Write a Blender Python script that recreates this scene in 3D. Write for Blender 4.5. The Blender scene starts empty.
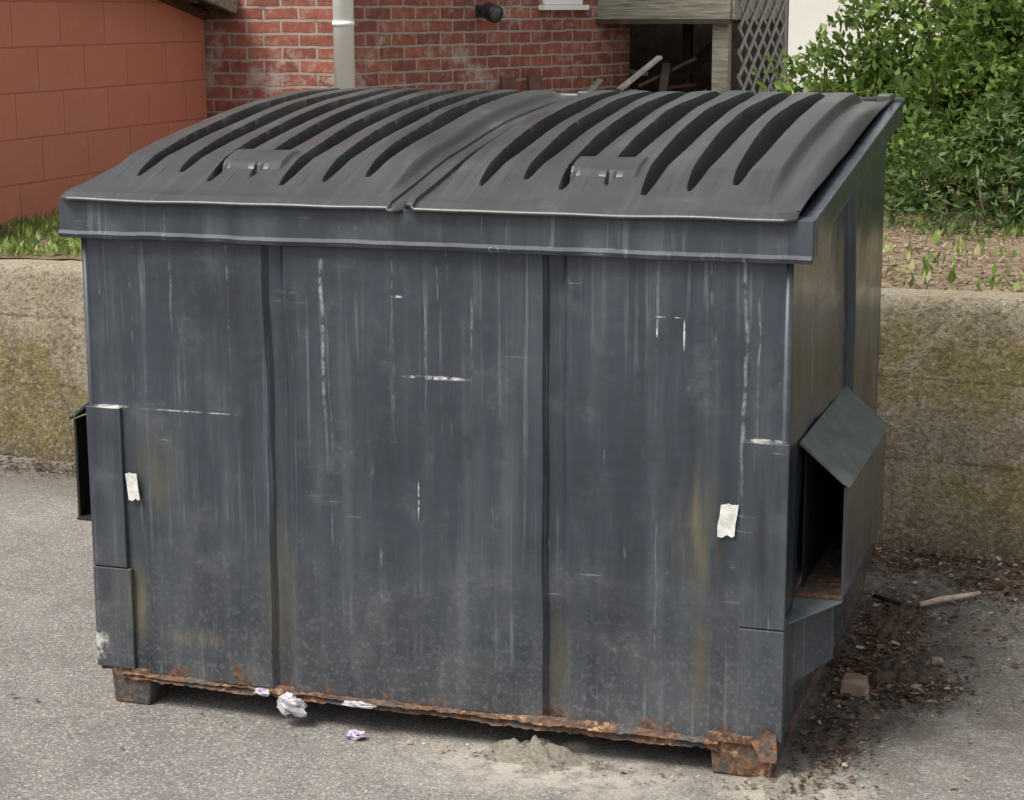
import bpy, math, random
import numpy as np
from mathutils import Vector, noise as mn
random.seed(7); rng=np.random.default_rng(7)
S=bpy.context.scene
S.view_settings.view_transform='Standard'; S.view_settings.look='None'; S.view_settings.exposure=0

# ---------------------------------------------------------------- node helpers
class M:
    def __init__(s,name,rough=.6,spec=.5):
        s.m=bpy.data.materials.new(name); s.m.use_nodes=True; s.nt=s.m.node_tree
        s.b=s.nt.nodes['Principled BSDF']; s.out=s.nt.nodes['Material Output']
        s.b.inputs['Roughness'].default_value=rough
        s.b.inputs['Specular IOR Level'].default_value=spec
        s.tc=s.nt.nodes.new('ShaderNodeTexCoord')
    def set(s,sock,v):
        if isinstance(v,bpy.types.NodeSocket): s.nt.links.new(v,sock)
        elif isinstance(v,(tuple,list)) and len(v)==3 and sock.type=='RGBA': sock.default_value=(*v,1)
        else: sock.default_value=v
    def n(s,t,ins={},out=0,**pr):
        nd=s.nt.nodes.new('ShaderNode'+t)
        for k,v in pr.items(): setattr(nd,k,v)
        for k,v in ins.items(): s.set(nd.inputs[k],v)
        return nd.outputs[out]
    @property
    def P(s): return s.tc.outputs['Object']
    def mp(s,scale=(1,1,1),loc=(0,0,0),rot=(0,0,0),v=None):
        return s.n('Mapping',{'Vector':v or s.P,'Scale':scale,'Location':loc,'Rotation':rot})
    def noise(s,scale=5,detail=4,rough=.55,v=None,dist=0):
        return s.n('TexNoise',{'Vector':v or s.P,'Scale':scale,'Detail':detail,'Roughness':rough,'Distortion':dist})
    def mr(s,v,a,b,c=0,d=1,smooth=False):
        return s.n('MapRange',{'Value':v,'From Min':a,'From Max':b,'To Min':c,'To Max':d},interpolation_type='SMOOTHSTEP' if smooth else 'LINEAR')
    def ma(s,op,a,b=0.0,clamp=False):
        return s.n('Math',{0:a,1:b},operation=op,use_clamp=clamp)
    def mul(s,a,b): return s.ma('MULTIPLY',a,b)
    def mix(s,f,a,b,mode='MIX'):
        nd=s.nt.nodes.new('ShaderNodeMix'); nd.data_type='RGBA'; nd.blend_type=mode
        s.set(nd.inputs[0],f); s.set(nd.inputs[6],a); s.set(nd.inputs[7],b)
        return nd.outputs[2]
    def sep(s,v=None):
        nd=s.nt.nodes.new('ShaderNodeSeparateXYZ'); s.set(nd.inputs[0],v or s.P); return nd.outputs
    def ell(s,c,r,soft=.6):
        d=s.n('VectorMath',{0:s.P,1:c},operation='SUBTRACT')
        d=s.n('VectorMath',{0:d,1:tuple(1/q for q in r)},operation='MULTIPLY')
        l=s.n('VectorMath',{0:d},out=1,operation='LENGTH')
        return s.mr(l,1,1-soft,0,1,True)
    def col(s,c): s.set(s.b.inputs['Base Color'],c)
    def rough(s,r): s.set(s.b.inputs['Roughness'],r)
    def bump(s,h,st=.3,dist=.01):
        o=s.n('Bump',{'Height':h,'Strength':st,'Distance':dist}); s.set(s.b.inputs['Normal'],o); return o
    def _r(s):
        nd=s.nt.nodes.new('ShaderNodeNewGeometry'); return nd.outputs['Random Per Island']

def ramp(m,f,stops):
    nd=m.nt.nodes.new('ShaderNodeValToRGB'); m.set(nd.inputs[0],f); e=nd.color_ramp.elements
    while len(e)<len(stops): e.new(.5)
    for i,(p,c) in enumerate(stops): e[i].position=p; e[i].color=(*c,1)
    return nd.outputs[0]

# ---------------------------------------------------------------- mesh helpers
def empty(name):
    o=bpy.data.objects.new(name,None); S.collection.objects.link(o); return o
def mesh(name,V,Fc,mat,parent=None,uv=None,smooth=False,bevel=0,seg=2):
    me=bpy.data.meshes.new(name); me.from_pydata([tuple(map(float,v)) for v in V],[],[tuple(map(int,f)) for f in Fc])
    if uv is not None:
        l=me.uv_layers.new(name='UVMap')
        l.data.foreach_set('uv',np.array(uv,dtype=float).ravel())
    me.materials.append(mat.m if isinstance(mat,M) else mat); me.update()
    if smooth: me.polygons.foreach_set('use_smooth',[True]*len(me.polygons))
    o=bpy.data.objects.new(name,me); S.collection.objects.link(o)
    if parent: o.parent=parent
    if bevel:
        b=o.modifiers.new('b','BEVEL'); b.width=bevel; b.segments=seg; b.limit_method='ANGLE'
    return o
def hexa(name,p,mat,parent=None,bevel=.003):
    F=[(3,2,1,0),(4,5,6,7),(0,1,5,4),(1,2,6,5),(2,3,7,6),(3,0,4,7)]
    return mesh(name,p,F,mat,parent,bevel=bevel)
def box(name,a,b,mat,parent=None,bevel=.003):
    (x0,y0,z0),(x1,y1,z1)=a,b
    return hexa(name,[(x0,y0,z0),(x1,y0,z0),(x1,y1,z0),(x0,y1,z0),(x0,y0,z1),(x1,y0,z1),(x1,y1,z1),(x0,y1,z1)],mat,parent,bevel)
def beam(name,p,q,w,h,mat,parent=None,bevel=.002):
    p=Vector(p);q=Vector(q);d=(q-p).normalized()
    s=d.cross(Vector((0,0,1)))
    if s.length<.1: s=Vector((1,0,0))
    s.normalize(); u=s.cross(d)
    P=[]
    for c in (p,q):
        P+= [c-s*w/2-u*h/2, c+s*w/2-u*h/2, c+s*w/2+u*h/2, c-s*w/2+u*h/2]
    F=[(0,1,2,3),(7,6,5,4),(0,4,5,1),(1,5,6,2),(2,6,7,3),(3,7,4,0)]
    return mesh(name,P,F,mat,parent,bevel=bevel)
def tube(name,pts,radii,mat,parent=None,n=8):
    V=[];F=[]
    for i,p in enumerate(pts):
        p=Vector(p); a=Vector(pts[max(i-1,0)]); b=Vector(pts[min(i+1,len(pts)-1)]); d=(b-a).normalized()
        s=d.cross(Vector((.1,.2,1)));
        if s.length<.05: s=d.cross(Vector((1,0,0)))
        s.normalize(); u=s.cross(d)
        for k in range(n):
            t=2*math.pi*k/n; V.append(p+(s*math.cos(t)+u*math.sin(t))*radii[i])
    for i in range(len(pts)-1):
        for k in range(n):
            F.append((i*n+k,i*n+(k+1)%n,(i+1)*n+(k+1)%n,(i+1)*n+k))
    F.append(tuple(range(n))[::-1]); F.append(tuple((len(pts)-1)*n+k for k in range(n)))
    return mesh(name,V,F,mat,parent,smooth=True)
def grid(name,fn,nu,nv,mat,parent=None,flip=False,smooth=True):
    V=[fn(i/(nu-1),j/(nv-1)) for j in range(nv) for i in range(nu)]
    F=[]
    for j in range(nv-1):
        for i in range(nu-1):
            a=j*nu+i; f=(a,a+1,a+nu+1,a+nu); F.append(f[::-1] if flip else f)
    return mesh(name,V,F,mat,parent,smooth=smooth)
def wallprism(name,foot,z0,tops,mat,parent):
    V=[];F=[];uv=[];n=len(foot);u=0
    for i in range(n):
        a=foot[i];b=foot[(i+1)%n];L=math.dist(a,b);k=len(V)
        V+=[(a[0],a[1],z0),(b[0],b[1],z0),(b[0],b[1],tops[(i+1)%n]),(a[0],a[1],tops[i])]
        F.append((k,k+1,k+2,k+3)); uv+=[(u,z0),(u+L,z0),(u+L,tops[(i+1)%n]),(u,tops[i])]; u+=L
    return mesh(name,V,F,mat,parent,uv=uv)

# ---------------------------------------------------------------- materials
def paint_material(name,side=False):
    m=M(name,.42)
    x,y,z=m.sep()
    big=m.noise(2.2,4,.6); med=m.noise(6,5,.68)
    c=m.mix(m.mr(big,.35,.68),(.026,.0325,.043),(.044,.0525,.066))
    s1=m.noise(1,4,.65,v=m.mp((14,14,.9)))
    c=m.mix(m.mul(m.mr(s1,.50,.75),.40),c,(.108,.118,.132))
    c=m.mix(m.mul(m.mr(s1,.48,.30),.65),c,(.017,.021,.029))
    c=m.mix(m.mul(m.mr(med,.54,.70),.12 if side else .34),c,(.112,.117,.124))
    if not side: c=m.mix(m.mul(m.mr(med,.44,.32),.45),c,(.019,.023,.030))
    s2=m.noise(1,3,.5,v=m.mp((75,75,.9),(3,1,.5)))
    mk=m.mr(big,.47,.60)
    c=m.mix(m.mul(m.mul(m.mr(s2,.58,.70),mk),.45),c,(.21,.22,.232))
    sp=m.noise(85,3,.62)
    if not side:
        wob=m.mul(m.ma('SUBTRACT',m.noise(7,1),.5),.02)
        xw=m.ma('ADD',x,wob)
        br=m.mr(m.noise(28,4,.7),.42,.62)
        tot=None
        for xx,w_,zl,zh,st in ((-.245,.007,.72,1.2,.75),(-.66,.005,.95,1.3,.35),(-.50,.004,.9,1.23,.35),(.02,.003,.8,1.1,.4),(.14,.004,.88,1.12,.5),(.595,.004,.99,1.2,.4),(.805,.006,.62,1.24,.6),(.835,.003,.75,1.15,.4),(.725,.004,1.0,1.24,.35),(-.06,.003,.7,1.2,.25),(-.23,.003,.3,.9,.25),(.60,.003,.2,.6,.25)):
            d=m.ma('ABSOLUTE',m.ma('SUBTRACT',xw,xx))
            a=m.mul(m.mul(m.mr(d,w_,w_*.2),m.mr(z,zl,zl+.2)),m.mr(z,zh+.01,zh,0,st))
            tot=a if tot is None else m.ma('MAXIMUM',tot,a)
        c=m.mix(m.mul(tot,br),c,(.36,.37,.36))
        for k,(sc,rot) in enumerate((((6,6,110),(0,.12,0)),((95,95,7),(0,.28,0)))):
            sn=m.noise(1,2,.5,v=m.mp(sc,(k*3.1,k,k*1.7),rot))
            c=m.mix(m.mul(m.mul(m.mr(sn,.68,.72),m.mr(med,.52,.62) if k!=1 else m.mr(med,.46,.38)),.5),c,(.27,.28,.285))
    smk=m.mr(med,.54,.70)
    c=m.mix(m.mul(m.mul(m.mr(sp,.60,.68),smk),.15 if side else .38),c,(.22,.23,.235))
    dz=m.mul(m.mr(z,.55,.05),m.mr(med,.35,.7))
    c=m.mix(m.mul(dz,.42),c,(.135,.128,.113))
    c=m.mix(m.mul(m.mul(m.mr(sp,.52,.64),m.mr(z,.50,.08)),.30),c,(.21,.205,.185))
    stk=m.mr(m.noise(1,4,.6,v=m.mp((26,26,2.5))),.36,.60)
    if not side:
        for cc,r,cl in (((-.725,0,.63),(.09,.5,.16),(.085,.075,.04)),((-.85,0,.7),(.06,.5,.1),(.018,.02,.024)),((.70,0,.59),(.08,.5,.22),(.125,.11,.065)),((.75,0,.60),(.05,.5,.14),(.016,.017,.018)),((-.8,0,.28),(.07,.5,.16),(.13,.11,.06)),((.70,0,.28),(.05,.5,.2),(.085,.076,.052)),((.86,0,.60),(.05,.5,.22),(.018,.02,.022)),((-.62,0,.20),(.12,.5,.035),(.15,.13,.08)),((-.5,0,1.08),(.22,.6,.12),(.022,.026,.033)),((-.38,0,.35),(.06,.5,.3),(.10,.09,.065)),((.36,0,.22),(.05,.5,.2),(.10,.085,.06))):
            c=m.mix(m.mul(m.mul(m.ell(cc,r,.9),stk),.85),c,cl)
        tot=None
        for cc,r in (((.05,0,.925),(.10,.5,.006)),((.855,0,.823),(.055,.5,.006)),((-.845,0,.802),(.06,.5,.005)),((-.62,0,.80),(.16,.5,.0025)),((.62,0,1.10),(.035,.5,.003)),((.66,0,1.06),(.003,.5,.045)),((.595,0,1.07),(.0025,.5,.03)),((-.05,0,1.12),(.02,.5,.004)),((.0,0,.62),(.003,.5,.06)),((-.9,0,.16),(.035,.5,.05))):
            e=m.ell(cc,r,.5); tot=e if tot is None else m.ma('MAXIMUM',tot,e)
        c=m.mix(m.mul(tot,br),c,(.58,.565,.53))
    rn=m.noise(11,5,.7)
    rz=m.ma('ADD',m.mr(z,.20,.075),m.mr(rn,.45,.75,-.45,.45))
    rc=m.mix(m.mr(sp,.35,.65),(.038,.021,.014),(.16,.078,.038))
    rf=m.mr(rz,.55,.80)
    c=m.mix(rf,c,rc)
    c=m.mix(m.mul(m.mr(rn,.69,.74),.6),c,rc)
    m.col(c)
    ro=m.mr(med,.3,.7,.16 if side else .36,.30 if side else .58)
    m.rough(m.ma('ADD',ro,m.mul(rf,.4)))
    h=m.ma('ADD',big,m.mul(sp,.02 if side else .05))
    m.bump(h,.3,.012)
    return m
paint=paint_material('slate_paint'); paint_side=paint_material('slate_paint_side',True)

def rust_material():
    m=M('rusted_steel',.85)
    a=m.noise(12,6,.72); b=m.noise(60,4,.65)
    c=m.mix(m.mr(b,.35,.65),(.045,.024,.016),(.19,.095,.048))
    c=m.mix(m.mr(a,.50,.58),c,m.mix(m.mr(b,.45,.6),(.045,.047,.052),(.10,.085,.065)))
    c=m.mix(m.mul(m.mul(m.mr(b,.52,.60),m.mr(a,.48,.36)),.85),c,(.40,.28,.17))
    m.col(c); m.bump(b,.6,.006); return m
rust=rust_material()

def lid_material():
    m=M('weathered_black_plastic',.5,.7)
    a=m.noise(4,5,.65); f=m.noise(130,3,.7)
    c=m.mix(m.mr(a,.3,.7),(.022,.023,.024),(.042,.044,.044))
    c=m.mix(m.mul(m.mr(m.noise(1,3,.6,v=m.mp((40,2,2))),.5,.7),.32),c,(.085,.087,.085))
    c=m.mix(m.mul(m.mr(a,.58,.7),.25),c,(.15,.145,.13))
    m.col(c); m.rough(m.mr(a,.3,.7,.31,.45)); m.bump(m.ma('ADD',m.mul(f,.6),a),.15,.004); return m
lidm=lid_material()

def simple(name,c1,c2,sc=8,rough=.7,bst=.2,bsc=60,spec=.4):
    m=M(name,rough,spec); m.col(m.mix(m.mr(m.noise(sc,4,.65),.32,.68),c1,c2)); m.bump(m.noise(bsc,3,.6),bst,.005); return m
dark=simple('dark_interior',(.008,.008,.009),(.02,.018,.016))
gal=simple('worn_grey_steel',(.055,.065,.068),(.12,.13,.13),14,.38)
sticker=simple('torn_paper_label',(.45,.44,.4),(.75,.74,.69),60,.7)
whitep=simple('white_pipe_paint',(.82,.82,.80),(.88,.88,.86),5,.4,.1)
blackp=simple('black_lamp_plastic',(.01,.01,.012),(.03,.03,.032),9,.35,.05)
wood=M('weathered_grey_wood',.85)
wood.col(wood.mix(wood.mr(wood.noise(1,4,.7,v=wood.mp((6,30,60))),.35,.65),(.14,.13,.095),(.33,.315,.25))); wood.bump(wood.noise(1,3,v=wood.mp((8,30,120))),.4,.004)
wooddark=simple('shaded_old_timber',(.025,.02,.017),(.07,.055,.04),10,.9)
lattw=simple('grey_lattice_wood',(.22,.22,.20),(.38,.375,.34),20,.85)
reddark=simple('brown_eave_timber',(.05,.025,.018),(.14,.07,.045),10,.8)
shingle=simple('roof_shingle',(.05,.048,.045),(.11,.1,.095),40,.9,.6,90)
glass=simple('window_glass',(.25,.32,.36),(.32,.4,.44),2,.12,.02)
lens=simple('lamp_lens_glass',(.05,.06,.07),(.08,.09,.1),9,.15,.02)

def asphalt_material():
    m=M('aged_asphalt',.9,.25)
    lo=m.noise(1.1,5,.65); md=m.noise(6,5,.7); fi=m.noise(150,3,.7)
    c=m.mix(m.mr(lo,.35,.65),(.20,.185,.165),(.275,.258,.235))
    c=m.mix(m.mr(fi,.42,.62),m.mix(.5,c,(.07,.066,.06)),c)
    spv=m.sep(m.n('TexVoronoi',{'Vector':m.P,'Scale':170.0},out=1))[0]
    c=m.mix(m.mul(m.mr(spv,.78,.9),.5),c,(.46,.435,.40))
    c=m.mix(m.mul(m.mr(spv,.22,.1),.5),c,(.07,.065,.06))
    c=m.mix(m.mul(m.mr(md,.52,.68),.40),c,(.12,.108,.095))
    c=m.mix(m.mul(m.mr(md,.46,.34),.25),c,(.34,.32,.285))
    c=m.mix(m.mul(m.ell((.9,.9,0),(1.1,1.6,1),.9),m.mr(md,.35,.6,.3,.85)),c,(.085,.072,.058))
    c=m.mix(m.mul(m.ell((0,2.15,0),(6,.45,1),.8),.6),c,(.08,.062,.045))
    sd=m.mul(m.ma('MAXIMUM',m.ell((.36,-.10,0),(.62,.26,1),1),m.ell((.95,-.05,0),(.28,.30,1),1)),m.mr(m.noise(10,6,.75),.40,.56))
    c=m.mix(m.mul(sd,.8),c,(.46,.42,.35))
    m.col(c)
    m.bump(m.ma('ADD',fi,m.mul(spv,.5)),.6,.006)
    return m
asphalt=asphalt_material()

def concrete_material():
    m=M('stained_concrete',.9,.2); x,y,z=m.sep()
    lo=m.noise(2.5,6,.72); fi=m.noise(55,5,.72); md=m.noise(9,5,.7)
    c=m.mix(m.mr(lo,.33,.66),(.17,.135,.09),(.36,.31,.235))
    c=m.mix(m.mul(m.mr(m.noise(1.9,5,.7,v=m.mp((1,1,1.6),(2,0,5))),.44,.58),.7),c,(.20,.165,.048))
    c=m.mix(m.mul(m.mr(m.noise(1,4,.6,v=m.mp((9,9,1.2))),.5,.66),.6),c,(.105,.080,.050))
    c=m.mix(m.mul(m.mr(md,.54,.66),.5),c,(.10,.078,.048))
    c=m.mix(m.mul(m.mr(md,.44,.34),.45),c,(.40,.355,.28))
    lt=m.mul(m.mr(x,-1.2,-2.0),m.mr(m.ma('ADD',z,m.mul(lo,.16)),.56,.66))
    c=m.mix(m.mul(lt,.55),c,(.38,.335,.26))
    c=m.mix(m.mul(m.mr(z,.72,.86),.4),c,(.38,.345,.28))
    for zz in (.30,.58):
        d=m.ma('ABSOLUTE',m.ma('SUBTRACT',z,m.ma('ADD',m.mul(lo,.03),zz)))
        c=m.mix(m.mul(m.mr(d,.009,.002),.5),c,(.08,.06,.04))
    c=m.mix(m.mul(m.mr(z,.18,0),.7),c,(.10,.078,.045))
    c=m.mix(m.mul(m.mr(fi,.52,.60),.55),c,(.08,.065,.042)); c=m.mix(m.mul(m.mr(fi,.46,.38),.45),c,(.44,.40,.32))
    m.col(c); m.bump(m.ma('ADD',m.ma('ADD',fi,m.mul(lo,1.2)),md),.8,.014); return m
concrete=concrete_material()

def brick_material(name,bw,rh,ms,c1,c2,mort,offs=.5,painted=False):
    m=M(name,.85,.25); uv=m.tc.outputs['UV']
    nz=m.n('TexNoise',{'Vector':uv,'Scale':9.0,'Detail':2},out=1)
    w=m.n('VectorMath',{0:nz,1:(.5,.5,.5)},operation='SUBTRACT')
    w=m.n('VectorMath',{0:w,3:.018 if not painted else .006},operation='SCALE')
    v=m.n('VectorMath',{0:uv,1:w},operation='ADD')
    nd=m.nt.nodes.new('ShaderNodeTexBrick'); m.set(nd.inputs['Vector'],v)
    nd.offset=offs
    for k,q in (('Color1',c1),('Color2',c2),('Mortar',mort)): m.set(nd.inputs[k],q)
    nd.inputs['Scale'].default_value=1; nd.inputs['Mortar Size'].default_value=ms; nd.inputs['Mortar Smooth'].default_value=.3
    nd.inputs['Bias'].default_value=0; nd.inputs['Brick Width'].default_value=bw; nd.inputs['Row Height'].default_value=rh
    c=nd.outputs[0]; f=nd.outputs[1]
    n1=m.noise(13,5,.7,v=uv); n2=m.noise(3,6,.7,v=uv)
    if not painted:
        c=m.mix(m.mul(m.mr(n1,.50,.66),.5),c,(.42,.29,.23))
        c=m.mix(m.mul(m.mr(n1,.46,.34),.6),c,(.12,.06,.045))
        c=m.mix(m.mul(m.mr(n2,.56,.64),.65),c,(.48,.43,.38))
    else:
        c=m.mix(m.mul(m.mr(n2,.35,.7),.5),c,(.50,.185,.12))
        c=m.mix(m.mul(m.mr(n1,.55,.72),.3),c,(.62,.32,.23))
        c=m.mix(m.mul(m.mr(n2,.42,.3),.3),c,(.38,.13,.085))
    m.col(c)
    h=m.ma('ADD',m.ma('SUBTRACT',1.0,f),m.mul(m.noise(70,3,.7,v=uv),.35))
    m.bump(h,.8 if not painted else .5,.008); return m
brick=brick_material('old_red_brick',.205,.070,.008,(.33,.108,.073),(.19,.066,.048),(.34,.29,.245))
block=brick_material('painted_concrete_block',.41,.205,.0045,(.62,.225,.15),(.58,.205,.135),(.42,.145,.095),painted=True)
stucco=simple('pale_render',(.60,.59,.55),(.66,.65,.61),3,.9,.1)

soil=M('bank_soil',.95,.1)
sx,sy,sz=soil.sep()
sn_=soil.noise(9,6,.72)
c=soil.mix(soil.mr(sn_,.3,.7),(.16,.115,.075),(.36,.285,.2))
c=soil.mix(soil.mul(soil.mr(sx,-1.3,-1.9),soil.mr(sn_,.46,.58)),c,(.11,.15,.04))
soil.col(c); soil.bump(soil.noise(60,5,.7),.8,.02)

def leafmat(name,stops,trans=.35,shade=(.02,.05,.012),k=.35):
    m=M(name,.5,.35)
    c=ramp(m,m._r(),stops)
    c=m.mix(m.mr(m.noise(5,2,.6),.38,.62),m.mix(k,c,shade),c)
    m.col(c)
    t=m.n('BsdfTranslucent',{'Color':c})
    mx=m.n('MixShader',{0:trans,1:m.b.outputs[0],2:t})
    m.nt.links.new(mx,m.out.inputs['Surface']); return m
leaf=leafmat('broad_leaf',[(0,(.06,.115,.018)),(.4,(.115,.20,.033)),(.8,(.20,.29,.06)),(1,(.30,.37,.10))],k=.45)
juni=leafmat('juniper_sprig',[(0,(.05,.09,.025)),(.6,(.10,.165,.045)),(1,(.19,.25,.08))],.25,k=.5)
grassm=leafmat('grass_blade',[(0,(.12,.19,.035)),(.5,(.22,.32,.06)),(.8,(.34,.38,.12)),(1,(.46,.40,.24))],.3)
strawm=leafmat('dry_mulch',[(0,(.10,.06,.04)),(.5,(.28,.19,.125)),(1,(.50,.40,.29))],.05,(.08,.05,.03))
litterm=leafmat('dead_leaf',[(0,(.03,.019,.013)),(.6,(.11,.062,.038)),(.90,(.22,.13,.08)),(1,(.50,.42,.32))],.05,(.03,.02,.012))
bark=simple('shrub_bark',(.05,.035,.025),(.13,.10,.07),30,.9)

# ---------------------------------------------------------------- dumpster
D=empty('dumpster')
w=.905; DY=1.59; ZB=.089
def zt(y): return 1.325+(1.520-1.325)*y/DY
prof=[(-w,0),(-.86,0),(-.78,0),(-.7,0),(-.62,0),(-.54,0),(-.47,0),(-.405,0),(-.392,.016),(-.362,.020),(-.345,0),(-.335,-.003),(-.27,0),(-.19,0),(-.11,0),(-.03,0),(.05,0),(.13,0),(.2,0),(.26,0),(.318,0),(.330,.018),(.362,.022),(.378,0),(.39,-.003),(.45,0),(.52,0),(.6,0),(.68,0),(.76,0),(.84,0),(w,0)]
def dent(x,z,a=.010):
    return a*(mn.noise(Vector((x*2.3,z*2.1,1.7)))+.5*mn.noise(Vector((x*6,z*5,4.2))))
V=[];F=[];nz=34
for j in range(nz):
    z=ZB+(1.30-ZB)*j/(nz-1)
    for x,y in prof:
        e=min(1,(w-abs(x))/.12); V.append((x+.004*mn.noise(Vector((x*3,z*5,8)))*e,y+dent(x,z)*e,z))
n=len(prof)
for j in range(nz-1):
    for i in range(n-1): F.append((j*n+i,j*n+i+1,(j+1)*n+i+1,(j+1)*n+i))
mesh('front_panel',V,F,paint,D)
for sg,nm in ((1,'side_panel'),(-1,'side_panel_b')):
    def fs(u,v,sg=sg):
        y=.002+u*(DY-.002); z=ZB+(zt(y)-ZB)*v
        e=min(1,u/.08,(1-u)/.08,v/.08,(1-v)/.08); rib=.018 if abs(y-.90)<.03 else 0
        return (sg*(w+rib+e*1.1*dent(y+sg*3,z)),y,z)
    grid(nm,fs,90,26,paint_side,D,flip=(sg<0),smooth=False)
box('back_panel',(-w,DY,ZB),(w,DY+.01,1.51),paint,D)
box('floor_pan',(-w+.01,.03,ZB+.004),(w-.01,DY-.01,ZB+.02),rust,D)
box('inner_shadow_liner',(-w+.03,.05,.2),(w-.03,DY-.02,1.24),dark,D,0)
for sx_ in (-1,1):
    tube('corner_post',[(sx_*(w-.006),.006,ZB),(sx_*(w-.006),.006,1.30)],[.010,.010],paint,D)
def rimf(u,v):
    x=-.954+1.908*u; k=v*5; wob=.0035*mn.noise(Vector((x*4,0,5)))+.0015*mn.noise(Vector((x*15,0,5)))
    pts=[(-.002,1.244),(-.026,1.238),(-.030,1.248),(-.021,1.256),(-.018,1.334),(.045,1.337)]
    i=min(4,int(k)); f=k-i; a=pts[i];b=pts[i+1]
    return (x,a[0]+(b[0]-a[0])*f+wob,a[1]+(b[1]-a[1])*f+wob*.7)
grid('front_rim',rimf,120,6,paint,D,smooth=False)
for sg in (-1,1): box('rim_end',(sg*.9535-.002,-.017,1.247),(sg*.9535+.002,.05,1.334),paint,D,.002)
for sg in (-1,1):
    x0,x1=(w+.003,.950) if sg>0 else (-.950,-w-.003)
    hexa('side_rim',[(x0,.052,1.262),(x1,.052,1.262),(x1,DY+.02,zt(DY)-.055),(x0,DY+.02,zt(DY)-.055),(x0,.052,1.333),(x1,.052,1.333),(x1,DY+.02,zt(DY)+.008),(x0,DY+.02,zt(DY)+.008)],paint_side,D,.005)
for sg in (-1,1):
    x0,x1=(.802,w+.006) if sg>0 else (-w-.006,-.812)
    box('corner_plate_upper',(x0,-.010,.375),(x1,.004,.82 if sg>0 else .80),paint,D,.002)
    x1b=x1 if sg>0 else -.80
    box('corner_plate_lower',(x0,-.012,.10),(x1b,.004,.372),paint,D,.002)
    xs0,xs1=(w-.002,w+.0075) if sg>0 else (-w-.0075,-w+.002)
    box('corner_plate_return',(xs0,.0045,.13),(xs1,.135,.40),paint_side,D,.002)
for sg in (-1,1):
    X=lambda a: sg*a
    def plate(nm,pts,mat,th):
        a=[Vector(p) for p in pts]; nrm=(a[1]-a[0]).cross(a[3]-a[0]).normalized()*th
        hexa(nm,a+[q+nrm for q in a],mat,D,.0015)
    y0,y1=(.14,.86) if sg>0 else (.115,.82); xi,xo=w+.002,(1.018 if sg>0 else 1.025)
    cz=0 if sg>0 else .04; fz=.415 if sg>0 else .455
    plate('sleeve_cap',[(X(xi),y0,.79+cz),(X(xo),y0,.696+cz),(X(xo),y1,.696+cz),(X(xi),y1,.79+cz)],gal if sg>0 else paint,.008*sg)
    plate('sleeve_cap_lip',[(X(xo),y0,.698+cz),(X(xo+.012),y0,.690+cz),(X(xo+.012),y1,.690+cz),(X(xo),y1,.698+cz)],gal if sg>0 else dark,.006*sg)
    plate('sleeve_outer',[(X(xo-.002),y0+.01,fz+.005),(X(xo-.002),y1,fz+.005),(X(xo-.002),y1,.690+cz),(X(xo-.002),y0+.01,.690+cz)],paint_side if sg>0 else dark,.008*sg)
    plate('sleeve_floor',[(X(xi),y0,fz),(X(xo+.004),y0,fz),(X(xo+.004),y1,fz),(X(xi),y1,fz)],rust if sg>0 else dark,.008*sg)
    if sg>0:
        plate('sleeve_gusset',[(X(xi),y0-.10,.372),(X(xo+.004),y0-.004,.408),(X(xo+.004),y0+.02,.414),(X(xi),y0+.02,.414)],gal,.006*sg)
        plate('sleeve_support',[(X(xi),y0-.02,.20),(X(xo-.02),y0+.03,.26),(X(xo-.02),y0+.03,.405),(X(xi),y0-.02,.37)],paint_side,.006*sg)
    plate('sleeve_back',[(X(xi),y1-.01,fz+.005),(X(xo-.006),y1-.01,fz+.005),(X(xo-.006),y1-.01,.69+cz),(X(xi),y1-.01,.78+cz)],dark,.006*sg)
    plate('sleeve_shade_plate',[(X(w+.012),y0+.04,fz+.015),(X(w+.012),y1-.02,fz+.015),(X(w+.012),y1-.02,.77),(X(w+.012),y0+.04,.77)],dark,.003*sg)  # near-black plate over the body side, paints the shade inside the sleeve
def rail(u,v):
    x=-.84+u*1.60; wob=.010*mn.noise(Vector((x*5,0,3)))+.005*mn.noise(Vector((x*23,0,3)))+.004*mn.noise(Vector((x*70,0,3)))
    th=.016+.012*u+.006*mn.noise(Vector((x*3,7,3)))
    return (x,-.014+.02*v+.3*wob,ZB-th+(th+.006)*v+wob*(1-v))
grid('bottom_rail',rail,300,4,rust,D,smooth=False)
grid('bottom_rail_lip',lambda u,v:(-.84+u*1.6,-.016-.010*max(0,mn.noise(Vector((u*7,4,3)))*2)-.006*u+.03*v,ZB+.006*v+.009*mn.noise(Vector((u*16,v,3)))+.004*mn.noise(Vector((u*90,v,3)))-.006),300,3,rust,D,smooth=False)
for x0,x1 in ((-.868,-.765),(.745,.885)):
    for yy in (-.004,DY-.16):
        hexa('foot',[(x0,yy,0),(x1,yy,0),(x1,yy+.16,0),(x0,yy+.16,0),(x0-.008,yy-.002,ZB+.012),(x1+.01,yy-.002,ZB+.012),(x1+.01,yy+.16,ZB+.012),(x0-.008,yy+.16,ZB+.012)],rust,D,.006)
box('foot_flange',(.735,-.014,.085),(.86,.0,.108),rust,D,.003)
for sg in (-1,1):
    box('side_skid',(sg*w-.03 if sg>0 else -w,.17,.055),(w if sg>0 else -w+.03,DY-.17,ZB),rust,D)
mesh('bent_rust_flap',[(.84,-.02,.10),(.90,-.015,.12),(.905,-.03,.055),(.87,-.045,.06),(.86,-.02,.14)],[(0,3,2,1),(0,1,4)],rust,D)
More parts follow.
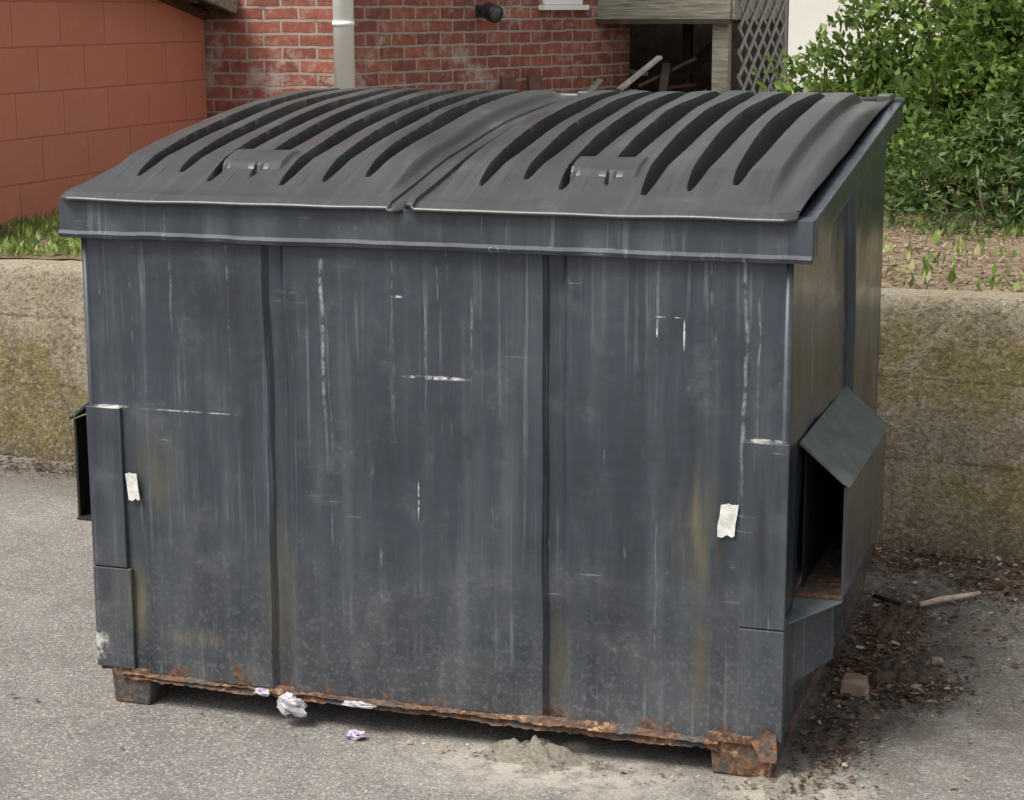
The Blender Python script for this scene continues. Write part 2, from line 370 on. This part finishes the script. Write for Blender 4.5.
for x,z,hw_,hh,sl in ((-.784,.595,.016,.036,-.10),(.772,.63,.020,.040,.12)):
    pts=[]
    for (a,b) in ((-1,-1),(-.3,-1.05),(.2,-.86),(.75,-1),(1,-.9),(.97,-.2),(1.05,.4),(.98,1),(.3,.97),(-.2,1.04),(-1,.92),(-.95,.2),(-1.04,-.3)):
        a+=random.uniform(-.08,.08)
        pts.append((x+a*hw_+sl*b*hh,-.0125 if abs(x)>.80 else -.0105,z+b*hh))
    mesh('paper_label',pts,[tuple(range(len(pts)))],sticker,D)
# lids
def lid(name,x0,x1,pads,nr,left_outer):
    L=x1-x0; NU,NV=520,130
    y0,y1=-.040,1.575
    m0=.05; m1=.05 if left_outer else .07
    pitch=(L-m0-m1)/nr
    def base(v): return 1.343+(1.528-1.343)*v+.046*4*(v*(1-v))*(1+.12*(v-.5))
    V=[]
    for j in range(NV):
        v=j/(NV-1); y=y0+(y1-y0)*v
        br_=.028*min(1,max(0,(v-.045)/.12))*min(1,max(0,(1-v)/.10))
        bz=base(v)
        for i in range(NU):
            x=x0+L*i/(NU-1)
            s=(x-x0-m0)/pitch; z=bz
            if 0<=s<=nr:
                ci=round(s); fr=s-ci; d=abs(fr)*pitch
                va=.07+.05*((ci*37)%5)/5; vb=.965-.03*((ci*53)%4)/4
                t=(v-va)/(vb-va); g=max(0,math.sin(math.pi*min(1,max(0,t))))**.5 if 0<t<1 else 0
                hw=.003+.030*g
                sd=fr*pitch
                ql=(hw+sd)/.005; qr=(hw-sd)/(.022*g+.004)
                q=max(0,min(1,ql,qr))
                ch=q*min(1,g*1.4) if 0<ci<nr else 0
                z+=br_+.007*math.sin(math.pi*abs(fr))*g-ch*.076
                ed=min(s*pitch,(nr-s)*pitch); k=min(1,ed/.016); k=k*k*(3-2*k)
                z-=(1-k)*br_
            for (pa,pb,va,vb) in pads:
                kx=min((x-pa)/.004,(pb-x)/.004); kv=min((v-va)/.008,(vb-v)/.008); k=max(0,min(1,kx,kv))
                if k>0:
                    flat=bz+br_+.013; z=z*(1-k)+flat*k
            eo=(x-x0) if left_outer else (x1-x)
            if eo<.03:
                k=eo/.03; k=1-(1-k)**2; line=1.343+(1.535-1.343)*v+.004; z=line*(1-k)+z*k
            ei=(x1-x) if left_outer else (x-x0)
            if ei<.03: z+=.010*min(1,ei/.006) if not left_outer else -.006
            if v<.012: z-=.006
            z+=.004*mn.noise(Vector((x*5,y*4,2)))
            yy=y+(.018*max(0,1-min(x-x0,x1-x)/.03)**2 if v<.03 else 0)
            V.append((x,yy,z))
    F=[(j*NU+i,j*NU+i+1,(j+1)*NU+i+1,(j+1)*NU+i) for j in range(NV-1) for i in range(NU-1)]
    o=mesh(name,V,F,lidm,D,smooth=True)
    try: o.data.set_sharp_from_angle(angle=math.radians(28))
    except Exception: pass
    so=o.modifiers.new('t','SOLIDIFY'); so.thickness=.008; so.offset=-1
pL=(.92-.10)/8
# pads sit squarely over whole ribs so no channel is cut in half
c1=-.945+.05; p1=(.921-.10)/8
c2=-.020+.05; p2=(.938-.12)/8
lid('lid_panel',-.945,-.024,[(c1+2.95*p1,c1+4.62*p1,.125,.20)],8,True)
lid('lid_panel_b',-.020,.918,[(c2+2.95*p2,c2+4.62*p2,.125,.20)],8,False)
tube('hinge_rod',[(-.93,DY+.02,1.532),(.95,DY+.02,1.528)],[.009,.009],gal,D)
for x in (-.90,-.48,-.03,.04,.45,.72,.90):
    box('hinge_lug',(x-.022,DY-.035,1.522),(x+.022,DY+.035,1.548),lidm,D,.006)
box('rear_rim',(-w,DY-.02,1.48),(w,DY+.012,1.515),paint,D)

# ---------------------------------------------------------------- ground and bank
grid('asphalt_ground',lambda u,v:(-60+120*u,-60+120*v,0),3,3,asphalt)
def cl_(x): return max(-4,min(4,x))
def wy(x): return 2.07+.085*(1.35-cl_(x))
def wh(x): return .875-.019*(1.35-cl_(x))
def bankz(x,y): return wh(x)-.012+.05*min(1,max(0,y-wy(x)-.2)/.5)+.035*mn.noise(Vector((x*1.3,y*1.3,0)))
def bank(u,v):
    x=-14+28*u; y=wy(x)+.19+(v**2.2)*38
    return (x,y,bankz(x,y)+.012*mn.noise(Vector((x*7,y*7,3))))
grid('earth_bank',bank,220,110,soil)
RW=empty('retaining_wall')
crest=lambda x: wh(x)+.007*mn.noise(Vector((x*4,0,1)))+.005*mn.noise(Vector((x*17,0,1)))
def rwf(u,v):
    x=-9+18*u
    return (x,wy(x)+.010*mn.noise(Vector((x*3,v*3,9)))+(.012*max(0,(v-.96)/.04)**2),v*crest(x))
grid('wall_face',rwf,400,40,concrete,RW)
grid('wall_top',lambda u,v:(-9+18*u,wy(-9+18*u)+.012+.010*(1-v)*mn.noise(Vector(((-9+18*u)*3,3,9)))+.19*v,crest(-9+18*u)-.004*v),400,3,concrete,RW)
grid('wall_rear',lambda u,v:(-9+18*u,wy(-9+18*u)+.204,(wh(-9+18*u)-.02)*v),30,3,concrete,RW,flip=True)

# ---------------------------------------------------------------- buildings
B=empty('block_building')
def bt(y): return 1.79+(5.25-y)*.20
foot=[(-3.22,2.75),(-3.22,5.245),(-7.5,5.245),(-7.5,2.75)]
wallprism('walls',foot,.4,[bt(2.75),bt(5.25),bt(5.25),bt(2.75)],block,B)
hexa('roof_deck',[(-7.6,2.5,bt(2.5)+.03),(-3.02,2.5,bt(2.5)+.03),(-3.02,5.25,bt(5.25)+.03),(-7.6,5.25,bt(5.25)+.03),(-7.6,2.5,bt(2.5)+.09),(-3.02,2.5,bt(2.5)+.09),(-3.02,5.25,bt(5.25)+.09),(-7.6,5.25,bt(5.25)+.09)],shingle,B)
beam('eave_board',(-3.03,2.5,bt(2.5)+.04),(-3.03,5.24,bt(5.25)+.04),.03,.09,wood,B)
for i in range(7):
    y=2.85+i*.40; beam('rafter_end',(-3.30,y,bt(y)-.005),(-3.06,y,bt(y)-.005),.05,.05,reddark,B)
beam('soffit_trim',(-3.20,2.6,bt(2.6)-.02),(-3.20,5.24,bt(5.24)-.02),.03,.04,reddark,B)

K=empty('brick_building')
A1=(-2.37,5.26);A2=(-1.48,7.66)
foot=[(-8,5.26),A1,A2,(-3.6,8.5),(-8,8.5)]
wallprism('walls',foot,.3,[4.6]*5,brick,K)
mesh('roof',[(-8.2,5.0,4.6),(-2.2,5.0,4.6),(-1.2,7.8,4.6),(-3.4,8.8,4.6),(-8.2,8.8,4.6),(-4.8,7.0,5.8)],[(0,1,5),(1,2,5),(2,3,5),(3,4,5),(4,0,5)],shingle,K)
dB=Vector((.348,.9375,0)); nB=Vector((.9375,-.348,0)); PB=Vector((-2.37,5.26,0))
def onB(s,off,z): q=PB+dB*s+nB*off; return (q.x,q.y,z)
def boxB(nm,s0,s1,o0,o1,z0,z1,mat,par):
    P=[onB(s0,o1,z0),onB(s1,o1,z0),onB(s1,o0,z0),onB(s0,o0,z0),onB(s0,o1,z1),onB(s1,o1,z1),onB(s1,o0,z1),onB(s0,o0,z1)]
    return hexa(nm,P,mat,par,.003)
boxB('window_sill',1.62,2.06,-.02,.05,1.80,1.83,whitep,K)
boxB('window_frame',1.66,2.02,-.02,.03,1.832,2.8,whitep,K)
boxB('window_pane',1.71,1.97,.031,.036,1.88,2.75,glass,K)
DPp=empty('downpipe')
tube('pipe',[(-2.372,5.165,.85),(-2.372,5.165,4.5)],[.055,.055],whitep,DPp,20)
for z in (1.25,1.72,2.6,3.5): tube('collar',[(-2.372,5.165,z),(-2.372,5.165,z+.025)],[.059,.059],whitep,DPp,20)
WL=empty('security_lamp')
boxB('mount',1.03,1.08,0.0,.02,1.76,1.83,blackp,WL)
b=onB(1.055,.05,1.80)
tube('arm',[onB(1.055,.015,1.795),b],[.013,.015],blackp,WL)
c0=Vector(onB(1.06,.04,1.808)); c1=Vector(onB(1.04,.15,1.775))
tube('lamp_head',[c0+(c1-c0)*t for t in (0,.06,.25,.5,.85,1)],[.015,.036,.046,.050,.052,.048],blackp,WL,20)
tube('lamp_lens',[c1-(c1-c0)*.05,c1+(c1-c0)*.01],[.042,.040],lens,WL,20)

W_=empty('wooden_porch')
x0,x1,y0,y1=-1.74,-.79,7.36,8.98; dz=.07
for i in range(12):
    yy=y0+.136*i
    box('deck_board',(x0,yy,1.83+dz),(x1+.03,yy+.125,1.865+dz),wood,W_,.004)
for k in range(3):
    beam('fascia_board',(x0,y0-.005-.008*k,1.80+dz-.05*k),(x1+.02,y0-.005-.008*k,1.80+dz-.05*k),.02,.054,wood,W_,.003)
beam('rim_joist_side',(x1+.02,y0,1.745+dz),(x1+.02,y1,1.745+dz),.04,.15,wood,W_)
beam('lower_trim',(x0,y0-.02,1.66+dz),(x1+.02,y0-.02,1.66+dz),.05,.03,wooddark,W_)
for i in range(4): beam('joist',(x0+.22*i+.1,y0+.03,1.74+dz),(x0+.22*i+.1,y1,1.74+dz),.04,.14,wooddark,W_)
box('corner_post',(x1-.10,y0+.02,.80),(x1,y0+.12,3.3),wood,W_,.005)
box('inner_post',(x0+.46,y0+.9,.8),(x0+.52,y0+.96,1.8),wooddark,W_,.005)
beam('cross_brace',(x0+.2,y0+.9,1.15),(x1-.1,y0+.9,1.72),.04,.07,wooddark,W_)
box('shade_screen',(x0-1.2,y1+.3,.7),(x1+.02,y1+.35,3.4),wooddark,W_,.004)  # added dark sheet, its colour stands in for the shade under the deck
box('lattice_backing',(x1-.02,y0+.13,.95),(x1-.01,y1,2.6),wooddark,W_,0)
for k in range(-14,12):
    for sgn in (1,-1):
        za,zb=.95,2.6; ya=y0+.13; yb=y1; c_=ya+k*.30
        run=(zb-za)*2.0
        if sgn>0: p=(c_,za); q=(c_+run,zb)
        else: p=(c_,zb); q=(c_+run,za)
        t0=max(0,(ya-p[0])/run); t1=min(1,(yb-p[0])/run)
        if t1-t0<.03: continue
        f=lambda t:(x1+.046+.006*sgn,p[0]+(q[0]-p[0])*t,p[1]+(q[1]-p[1])*t)
        beam('lattice_strip',f(t0),f(t1),.008,.032,lattw,W_,0)
beam('lattice_rail',(x1+.02,y0+.1,.95),(x1+.02,y1,.95),.05,.05,wood,W_)
box('lattice_end_post',(x1-.02,y1,.8),(x1+.06,y1+.08,3.3),lattw,W_,.004)
box('rail_top',(x0,y0-.02,2.72),(x1+.04,y0+.06,2.77),wood,W_,.004)
for i in range(9): box('baluster',(x0+.1*i+.02,y0,1.866+dz),(x0+.1*i+.05,y0+.03,2.72),wood,W_,.002)
TP=empty('scrap_timber_pile')
scr=[wood,reddark,wooddark,lattw]
for i in range(28):
    a=(random.uniform(-1.75,-1.0),random.uniform(6.9,7.9),random.uniform(.98,1.42)); an=random.uniform(0,3.14); L=random.uniform(.2,.45)
    beam('plank',a,(a[0]+L*math.cos(an),a[1]+L*math.sin(an)*.6,a[2]+random.uniform(-.1,.2)),.05,.02,random.choice(scr),TP)
for s_ in (1.2,1.45):
    a=onB(s_,.15,.9); b=onB(s_+.05,.06,1.42); beam('plank',a,b,.09,.03,reddark,TP)
H=empty('rendered_house')
wallprism('walls',[(-2.6,16),(6,16),(6,22),(-2.6,22)],.2,[7]*4,stucco,H)
mesh('roof',[(-3,15.6,7),(6.4,15.6,7),(6.4,22.4,7),(-3,22.4,7),(1.7,19,9)],[(0,1,4),(1,2,4),(2,3,4),(3,0,4)],shingle,H)
box('corner_trim',(-2.62,15.96,.3),(-2.45,16.05,6.9),wood,H)

# ---------------------------------------------------------------- vegetation
def quads(name,C,A,Bv,mat,parent=None):
    n=len(C); P=np.empty((n,4,3)); P[:,0]=C-A; P[:,1]=C+Bv-.15*A; P[:,2]=C+A; P[:,3]=C-Bv-.15*A
    me=bpy.data.meshes.new(name); me.vertices.add(4*n); me.vertices.foreach_set('co',P.ravel())
    me.loops.add(4*n); me.loops.foreach_set('vertex_index',np.arange(4*n)); me.polygons.add(n)
    me.polygons.foreach_set('loop_start',np.arange(0,4*n,4)); me.polygons.foreach_set('loop_total',np.full(n,4))
    me.materials.append(mat.m); me.update(calc_edges=True)
    o=bpy.data.objects.new(name,me); S.collection.objects.link(o)
    if parent: o.parent=parent
    return o
def unit(a): return a/np.linalg.norm(a,axis=1,keepdims=True)
def foliage(name,clumps,per,size,mat,parent,asp=.5,droop=0,kk=30,spr=.075):
    Cs=[];As=[];Bs=[]
    for (x,y,z,r) in clumps:
        k=int(kk*(r/.4)**2)
        d=unit(rng.normal(size=(k,3))); rad=r*rng.uniform(.25,1.08,size=(k,1))**.6
        cc=np.array([x,y,z])+d*rad*np.array([1,1,.9])
        for q,dd in zip(cc,d):
            m=int(per*rng.uniform(.6,1.4))
            sp=spr*rng.uniform(.6,1.4)
            off=np.clip(rng.normal(size=(m,3)),-1.9,1.9)*sp*np.array([1,1,.7])+dd*rng.uniform(-.04,.10,size=(m,1))
            Cs.append(q+off)
            a=unit(rng.normal(size=(m,3))*.8+dd+np.array([0,0,.35-droop]))
            b=unit(np.cross(a,rng.normal(size=(m,3))+np.array([0,0,.8])))
            sz=size*rng.uniform(.55,1.25,size=(m,1))
            As.append(a*sz); Bs.append(b*sz*asp)
    C=np.concatenate(Cs);A=np.concatenate(As);Bq=np.concatenate(Bs)
    ok=C[:,2]>.88
    return quads(name,C[ok],A[ok],Bq[ok],mat,parent)
SH=empty('leafy_shrub')
cl=[(.17,4.9,1.22,.24),(.20,4.9,1.42,.20),(.40,4.8,1.42,.28),(.42,4.8,1.60,.20),(.60,4.7,1.52,.28),(.63,4.7,1.74,.22),(.85,4.6,1.68,.30),(.98,4.6,1.88,.28),(1.05,4.5,1.66,.33),(1.28,4.4,1.75,.36),(1.5,4.4,1.95,.42),(1.85,4.4,2.1,.5),(2.3,4.5,2.0,.5),
    (.50,4.6,1.12,.28),(.75,4.4,1.25,.30),(.98,4.3,1.32,.32),(1.25,4.2,1.40,.34),(1.55,4.2,1.5,.4),(1.9,4.1,1.6,.42),(1.45,4.7,2.3,.4),(2.3,4.2,1.4,.42),(1.0,4.9,1.5,.4),(2.7,4.5,1.6,.5),(.8,4.9,1.4,.35),(1.5,4.9,1.6,.5)]
foliage('foliage',cl,66,.024,leaf,SH,.55,kk=42,spr=.058)
for (x,y,z,r) in cl:
    b0=(1.2+.4*(x-1.2),4.5,.8); md=((x+b0[0])/2+.05,(y+b0[1])/2,(z+.8)/2)
    tube('limb',[b0,md,(x,y,z)],[.022,.014,.006],bark,SH,6)
    for k in range(4):
        d=Vector(rng.normal(size=3)).normalized()*r*.9
        tube('twig',[(x,y,z),(x+d.x*.5,y+d.y*.5,z+d.z*.5+.02),(x+d.x,y+d.y,z+d.z)],[.006,.004,.002],bark,SH,4)
JU=empty('juniper_shrub')
cl2=[(.62,3.95,1.0,.17),(.82,3.85,1.02,.20),(1.02,3.75,1.05,.22),(1.25,3.7,1.08,.25),(1.5,3.7,1.12,.27),(1.8,3.75,1.15,.3),(1.12,3.85,1.25,.2),(1.4,3.9,1.28,.22),(2.1,3.8,1.1,.28)]
foliage('foliage',cl2,95,.026,juni,JU,.24,.5)
for (x,y,z,r) in cl2: tube('stem',[(x+.05,y+.1,.82),(x,y,z)],[.014,.005],bark,JU,6)

def blades(name,n,fx,fy,h,mat,dens=None,lie=0.,big=1):
    C=[];A=[];Bq=[]
    while len(C)<n:
        x=random.uniform(*fx);y=random.uniform(*fy)
        if y<wy(x)+.21: continue
        if dens and mn.noise(Vector((x*4,y*4,dens)))<random.uniform(-.3,.3): continue
        hh=h*random.uniform(.4,1.3); an=random.uniform(0,6.28); t=random.uniform(.1,.9) if not lie else random.uniform(lie,1.5)
        a=np.array([math.sin(t)*math.cos(an),math.sin(t)*math.sin(an),math.cos(t)])*hh/2
        b=np.array([-math.sin(an),math.cos(an),0])*hh*random.uniform(.05,.13)*big
        C.append(np.array([x,y,bankz(x,y)+.006])+a); A.append(a); Bq.append(b)
    return quads(name,np.array(C),np.array(A),np.array(Bq),mat)
blades('grass_patch',11000,(-3.2,-1.2),(2.4,4.8),.050,grassm,dens=2.)
blades('broadleaf_weeds',1500,(-3.2,-1.2),(2.4,4.2),.05,grassm,dens=5.,big=3)
blades('weed_growth',1300,(.6,3.0),(2.2,3.9),.045,grassm,dens=8.,big=2)
blades('mulch_layer',9000,(.2,3.0),(2.17,4.0),.045,strawm,lie=1.25)
blades('dry_leaf_layer',3000,(-3.2,-1.0),(2.4,4.0),.04,strawm,lie=1.3)

def litter(name,spots,mat,size=.014):
    C=[];A=[];Bq=[]
    for (cx,cy,rx,ry,n) in spots:
        for _ in range(n):
            x=random.gauss(cx,rx/2);y=random.gauss(cy,ry/2)
            if y>wy(x)-.02: y=wy(x)-.02-abs(random.gauss(0,.03))
            s=size*random.uniform(.25,1.3)*(1.8 if random.random()<.09 else 1); an=random.uniform(0,6.28); tl=random.uniform(-.5,.5)
            if abs(x)<.9 and 0<y<1.6 : continue
            a=np.array([math.cos(an),math.sin(an),tl*.6])*s; b=np.array([-math.sin(an),math.cos(an),random.uniform(-.5,.5)])*s*random.uniform(.25,.7)
            C.append(np.array([x,y,.004+s*.35+random.random()*.006*(n>250)])); A.append(a); Bq.append(b)
    return quads(name,np.array(C),np.array(A),np.array(Bq),mat)
litter('leaf_litter',[(1.04,.80,.18,.28,1200),(.98,1.15,.18,.55,1500),(1.10,1.95,.6,.20,1900),(1.4,1.6,.45,.35,600),(1.6,1.85,.7,.28,1000),(1.12,.72,.16,.14,700),(.98,.30,.12,.40,700),(-2.45,2.25,.6,.14,900),(-1.5,2.2,.8,.1,200),(1.3,1.75,.2,.12,400),(1.2,1.1,.5,.7,350)],litterm,.0098)
litter('twig_and_grit_scatter',[(.3,-.6,2.2,1.2,150),(1.3,.4,.8,.8,120),(-1.6,.5,.6,1.0,70),(.2,-.06,1.2,.05,260),(.95,-.05,.2,.12,120),(1.1,1.1,.4,.8,200)],strawm,.006)
def mound(name,cx,cy,rx,ry,h,mat,seed,bumps=.35,n=46):
    def f(u,v):
        a=u*2*math.pi; r=v
        k=max(.15,1+bumps*2*mn.noise(Vector((math.cos(a)*r*4,math.sin(a)*r*4,seed))))
        hh=h*(1-r*r)**1.1*k
        rr=r*(1+.45*mn.noise(Vector((math.cos(a)*2,math.sin(a)*2,seed))))
        return (cx+rx*rr*math.cos(a),cy+ry*rr*math.sin(a),hh-.002+.005*(1-r)*mn.noise(Vector((math.cos(a)*r*14,math.sin(a)*r*14,seed))))
    return grid(name,f,n,20,mat)
sand=M('pale_sand_grit',.95,.1); sand.col(sand.mix(sand.mr(sand.noise(90,5,.7),.3,.7),(.22,.195,.155),(.48,.44,.365))); sand.bump(sand.noise(160,5,.8),1,.012)
mound('sand_pile',.30,-.03,.14,.075,.030,sand,3.1,.8)
mound('sand_pile',.93,.0,.10,.09,.014,sand,8.1,.8)
mould=simple('leaf_mould',(.03,.02,.014),(.10,.07,.048),60,.95,.9,90)
mound('leaf_mould_pile',1.10,.80,.12,.12,.03,mould,5.1,.9)
mound('leaf_mould_pile',1.02,1.25,.10,.28,.02,mould,6.1,.9)
chunk=simple('broken_brick',(.16,.10,.075),(.32,.24,.18),22,.9,.6)
hexa('brick_fragment',[(.955,.60,0.001),(1.035,.615,.001),(1.03,.685,.001),(.955,.68,.001),(.96,.605,.05),(1.025,.62,.042),(1.02,.675,.048),(.96,.672,.052)],chunk,None,.007)
hexa('broken_stone',[(1.16,.93,0.001),(1.20,.94,.001),(1.19,.98,.001),(1.155,.97,.001),(1.165,.935,.02),(1.195,.945,.024),(1.185,.97,.02),(1.16,.965,.022)],chunk,None,.006)
stickm=simple('pale_dry_stick',(.38,.29,.2),(.6,.5,.38),25,.8)
tube('fallen_stick',[(1.075,1.44,.018),(1.13,1.50,.022),(1.18,1.555,.018),(1.24,1.61,.02)],[.008,.010,.009,.007],stickm)
tube('rubber_strap',[(.93,1.50,.015),(.98,1.45,.02),(1.03,1.44,.014),(1.075,1.435,.014)],[.007,.008,.008,.006],blackp)
wrap=simple('crumpled_grey_plastic',(.20,.19,.20),(.50,.49,.50),30,.28,.4,80,.6)
wrap2=M('printed_wrapper',.35); wrap2.col(ramp(wrap2,wrap2.noise(38,3,.6),[(0,(.4,.05,.1)),(.42,(.30,.2,.36)),(.5,(.5,.49,.5)),(.62,(.2,.22,.38)),(1,(.55,.55,.55))]))
def crumple(name,c,r,mat,seed):
    V=[];F=[];nu,nv=15,9
    rs=random.Random(int(seed*10))
    for j in range(nv):
        for i in range(nu):
            th=math.pi*j/(nv-1); ph=2*math.pi*i/nu+.3*rs.uniform(-1,1)*(0<j<nv-1)
            d=Vector((math.sin(th)*math.cos(ph),math.sin(th)*math.sin(ph),math.cos(th)))
            k=.72+.55*rs.random()*(0<j<nv-1)+.5*mn.noise(d*1.6+Vector((seed,0,0)))
            V.append((c[0]+d.x*r[0]*k,c[1]+d.y*r[1]*k,c[2]+d.z*r[2]*k))
    for j in range(nv-1):
        for i in range(nu):
            a,b,c2,d2=j*nu+i,(j+1)*nu+i,(j+1)*nu+(i+1)%nu,j*nu+(i+1)%nu
            F+= [(a,b,c2),(a,c2,d2)]
    return mesh(name,V,F,mat)
crumple('plastic_bag_scrap',(-.345,-.032,.058),(.040,.018,.026),wrap,1.3)
crumple('plastic_bag_scrap',(-.16,-.028,.080),(.042,.010,.006),wrap,4.3)
crumple('candy_wrapper',(-.155,-.06,.012),(.026,.016,.010),wrap2,2.3)
crumple('candy_wrapper',(-.43,-.022,.082),(.020,.009,.009),wrap2,7.3)

# ---------------------------------------------------------------- light
az=math.atan2(-.55,-.70); el=math.radians(58)
wd=bpy.data.worlds.new('World'); S.world=wd; wd.use_nodes=True; nt=wd.node_tree
bg=nt.nodes['Background']; sk=nt.nodes.new('ShaderNodeTexSky'); sk.sky_type='NISHITA'; sk.sun_disc=False
sk.sun_elevation=el; sk.sun_rotation=az; sk.dust_density=4; sk.air_density=1; sk.ozone_density=1
hs=nt.nodes.new('ShaderNodeHueSaturation'); hs.inputs['Saturation'].default_value=.22; hs.inputs['Value'].default_value=1.4
nt.links.new(sk.outputs[0],hs.inputs['Color']); nt.links.new(hs.outputs[0],bg.inputs[0]); bg.inputs[1].default_value=.15
sl=bpy.data.lights.new('sun','SUN'); sl.energy=3.4; sl.angle=math.radians(24); sl.color=(1,.95,.88)
so=bpy.data.objects.new('sun',sl); S.collection.objects.link(so)
sd=Vector((math.sin(az)*math.cos(el),math.cos(az)*math.cos(el),math.sin(el)))
so.rotation_euler=sd.to_track_quat('Z','Y').to_euler(); so.location=(0,0,12)

# ---------------------------------------------------------------- camera
cd=bpy.data.cameras.new('camera'); cam=bpy.data.objects.new('camera',cd); S.collection.objects.link(cam); S.camera=cam
cam.location=(1.64,-4.2633,1.7923); cd.sensor_width=36; cd.lens=1916.3/1024*36; cd.clip_end=300; cd.clip_start=.05
cam.rotation_mode='XYZ'; cam.rotation_euler=(math.pi/2-.2,.0032,.3162)
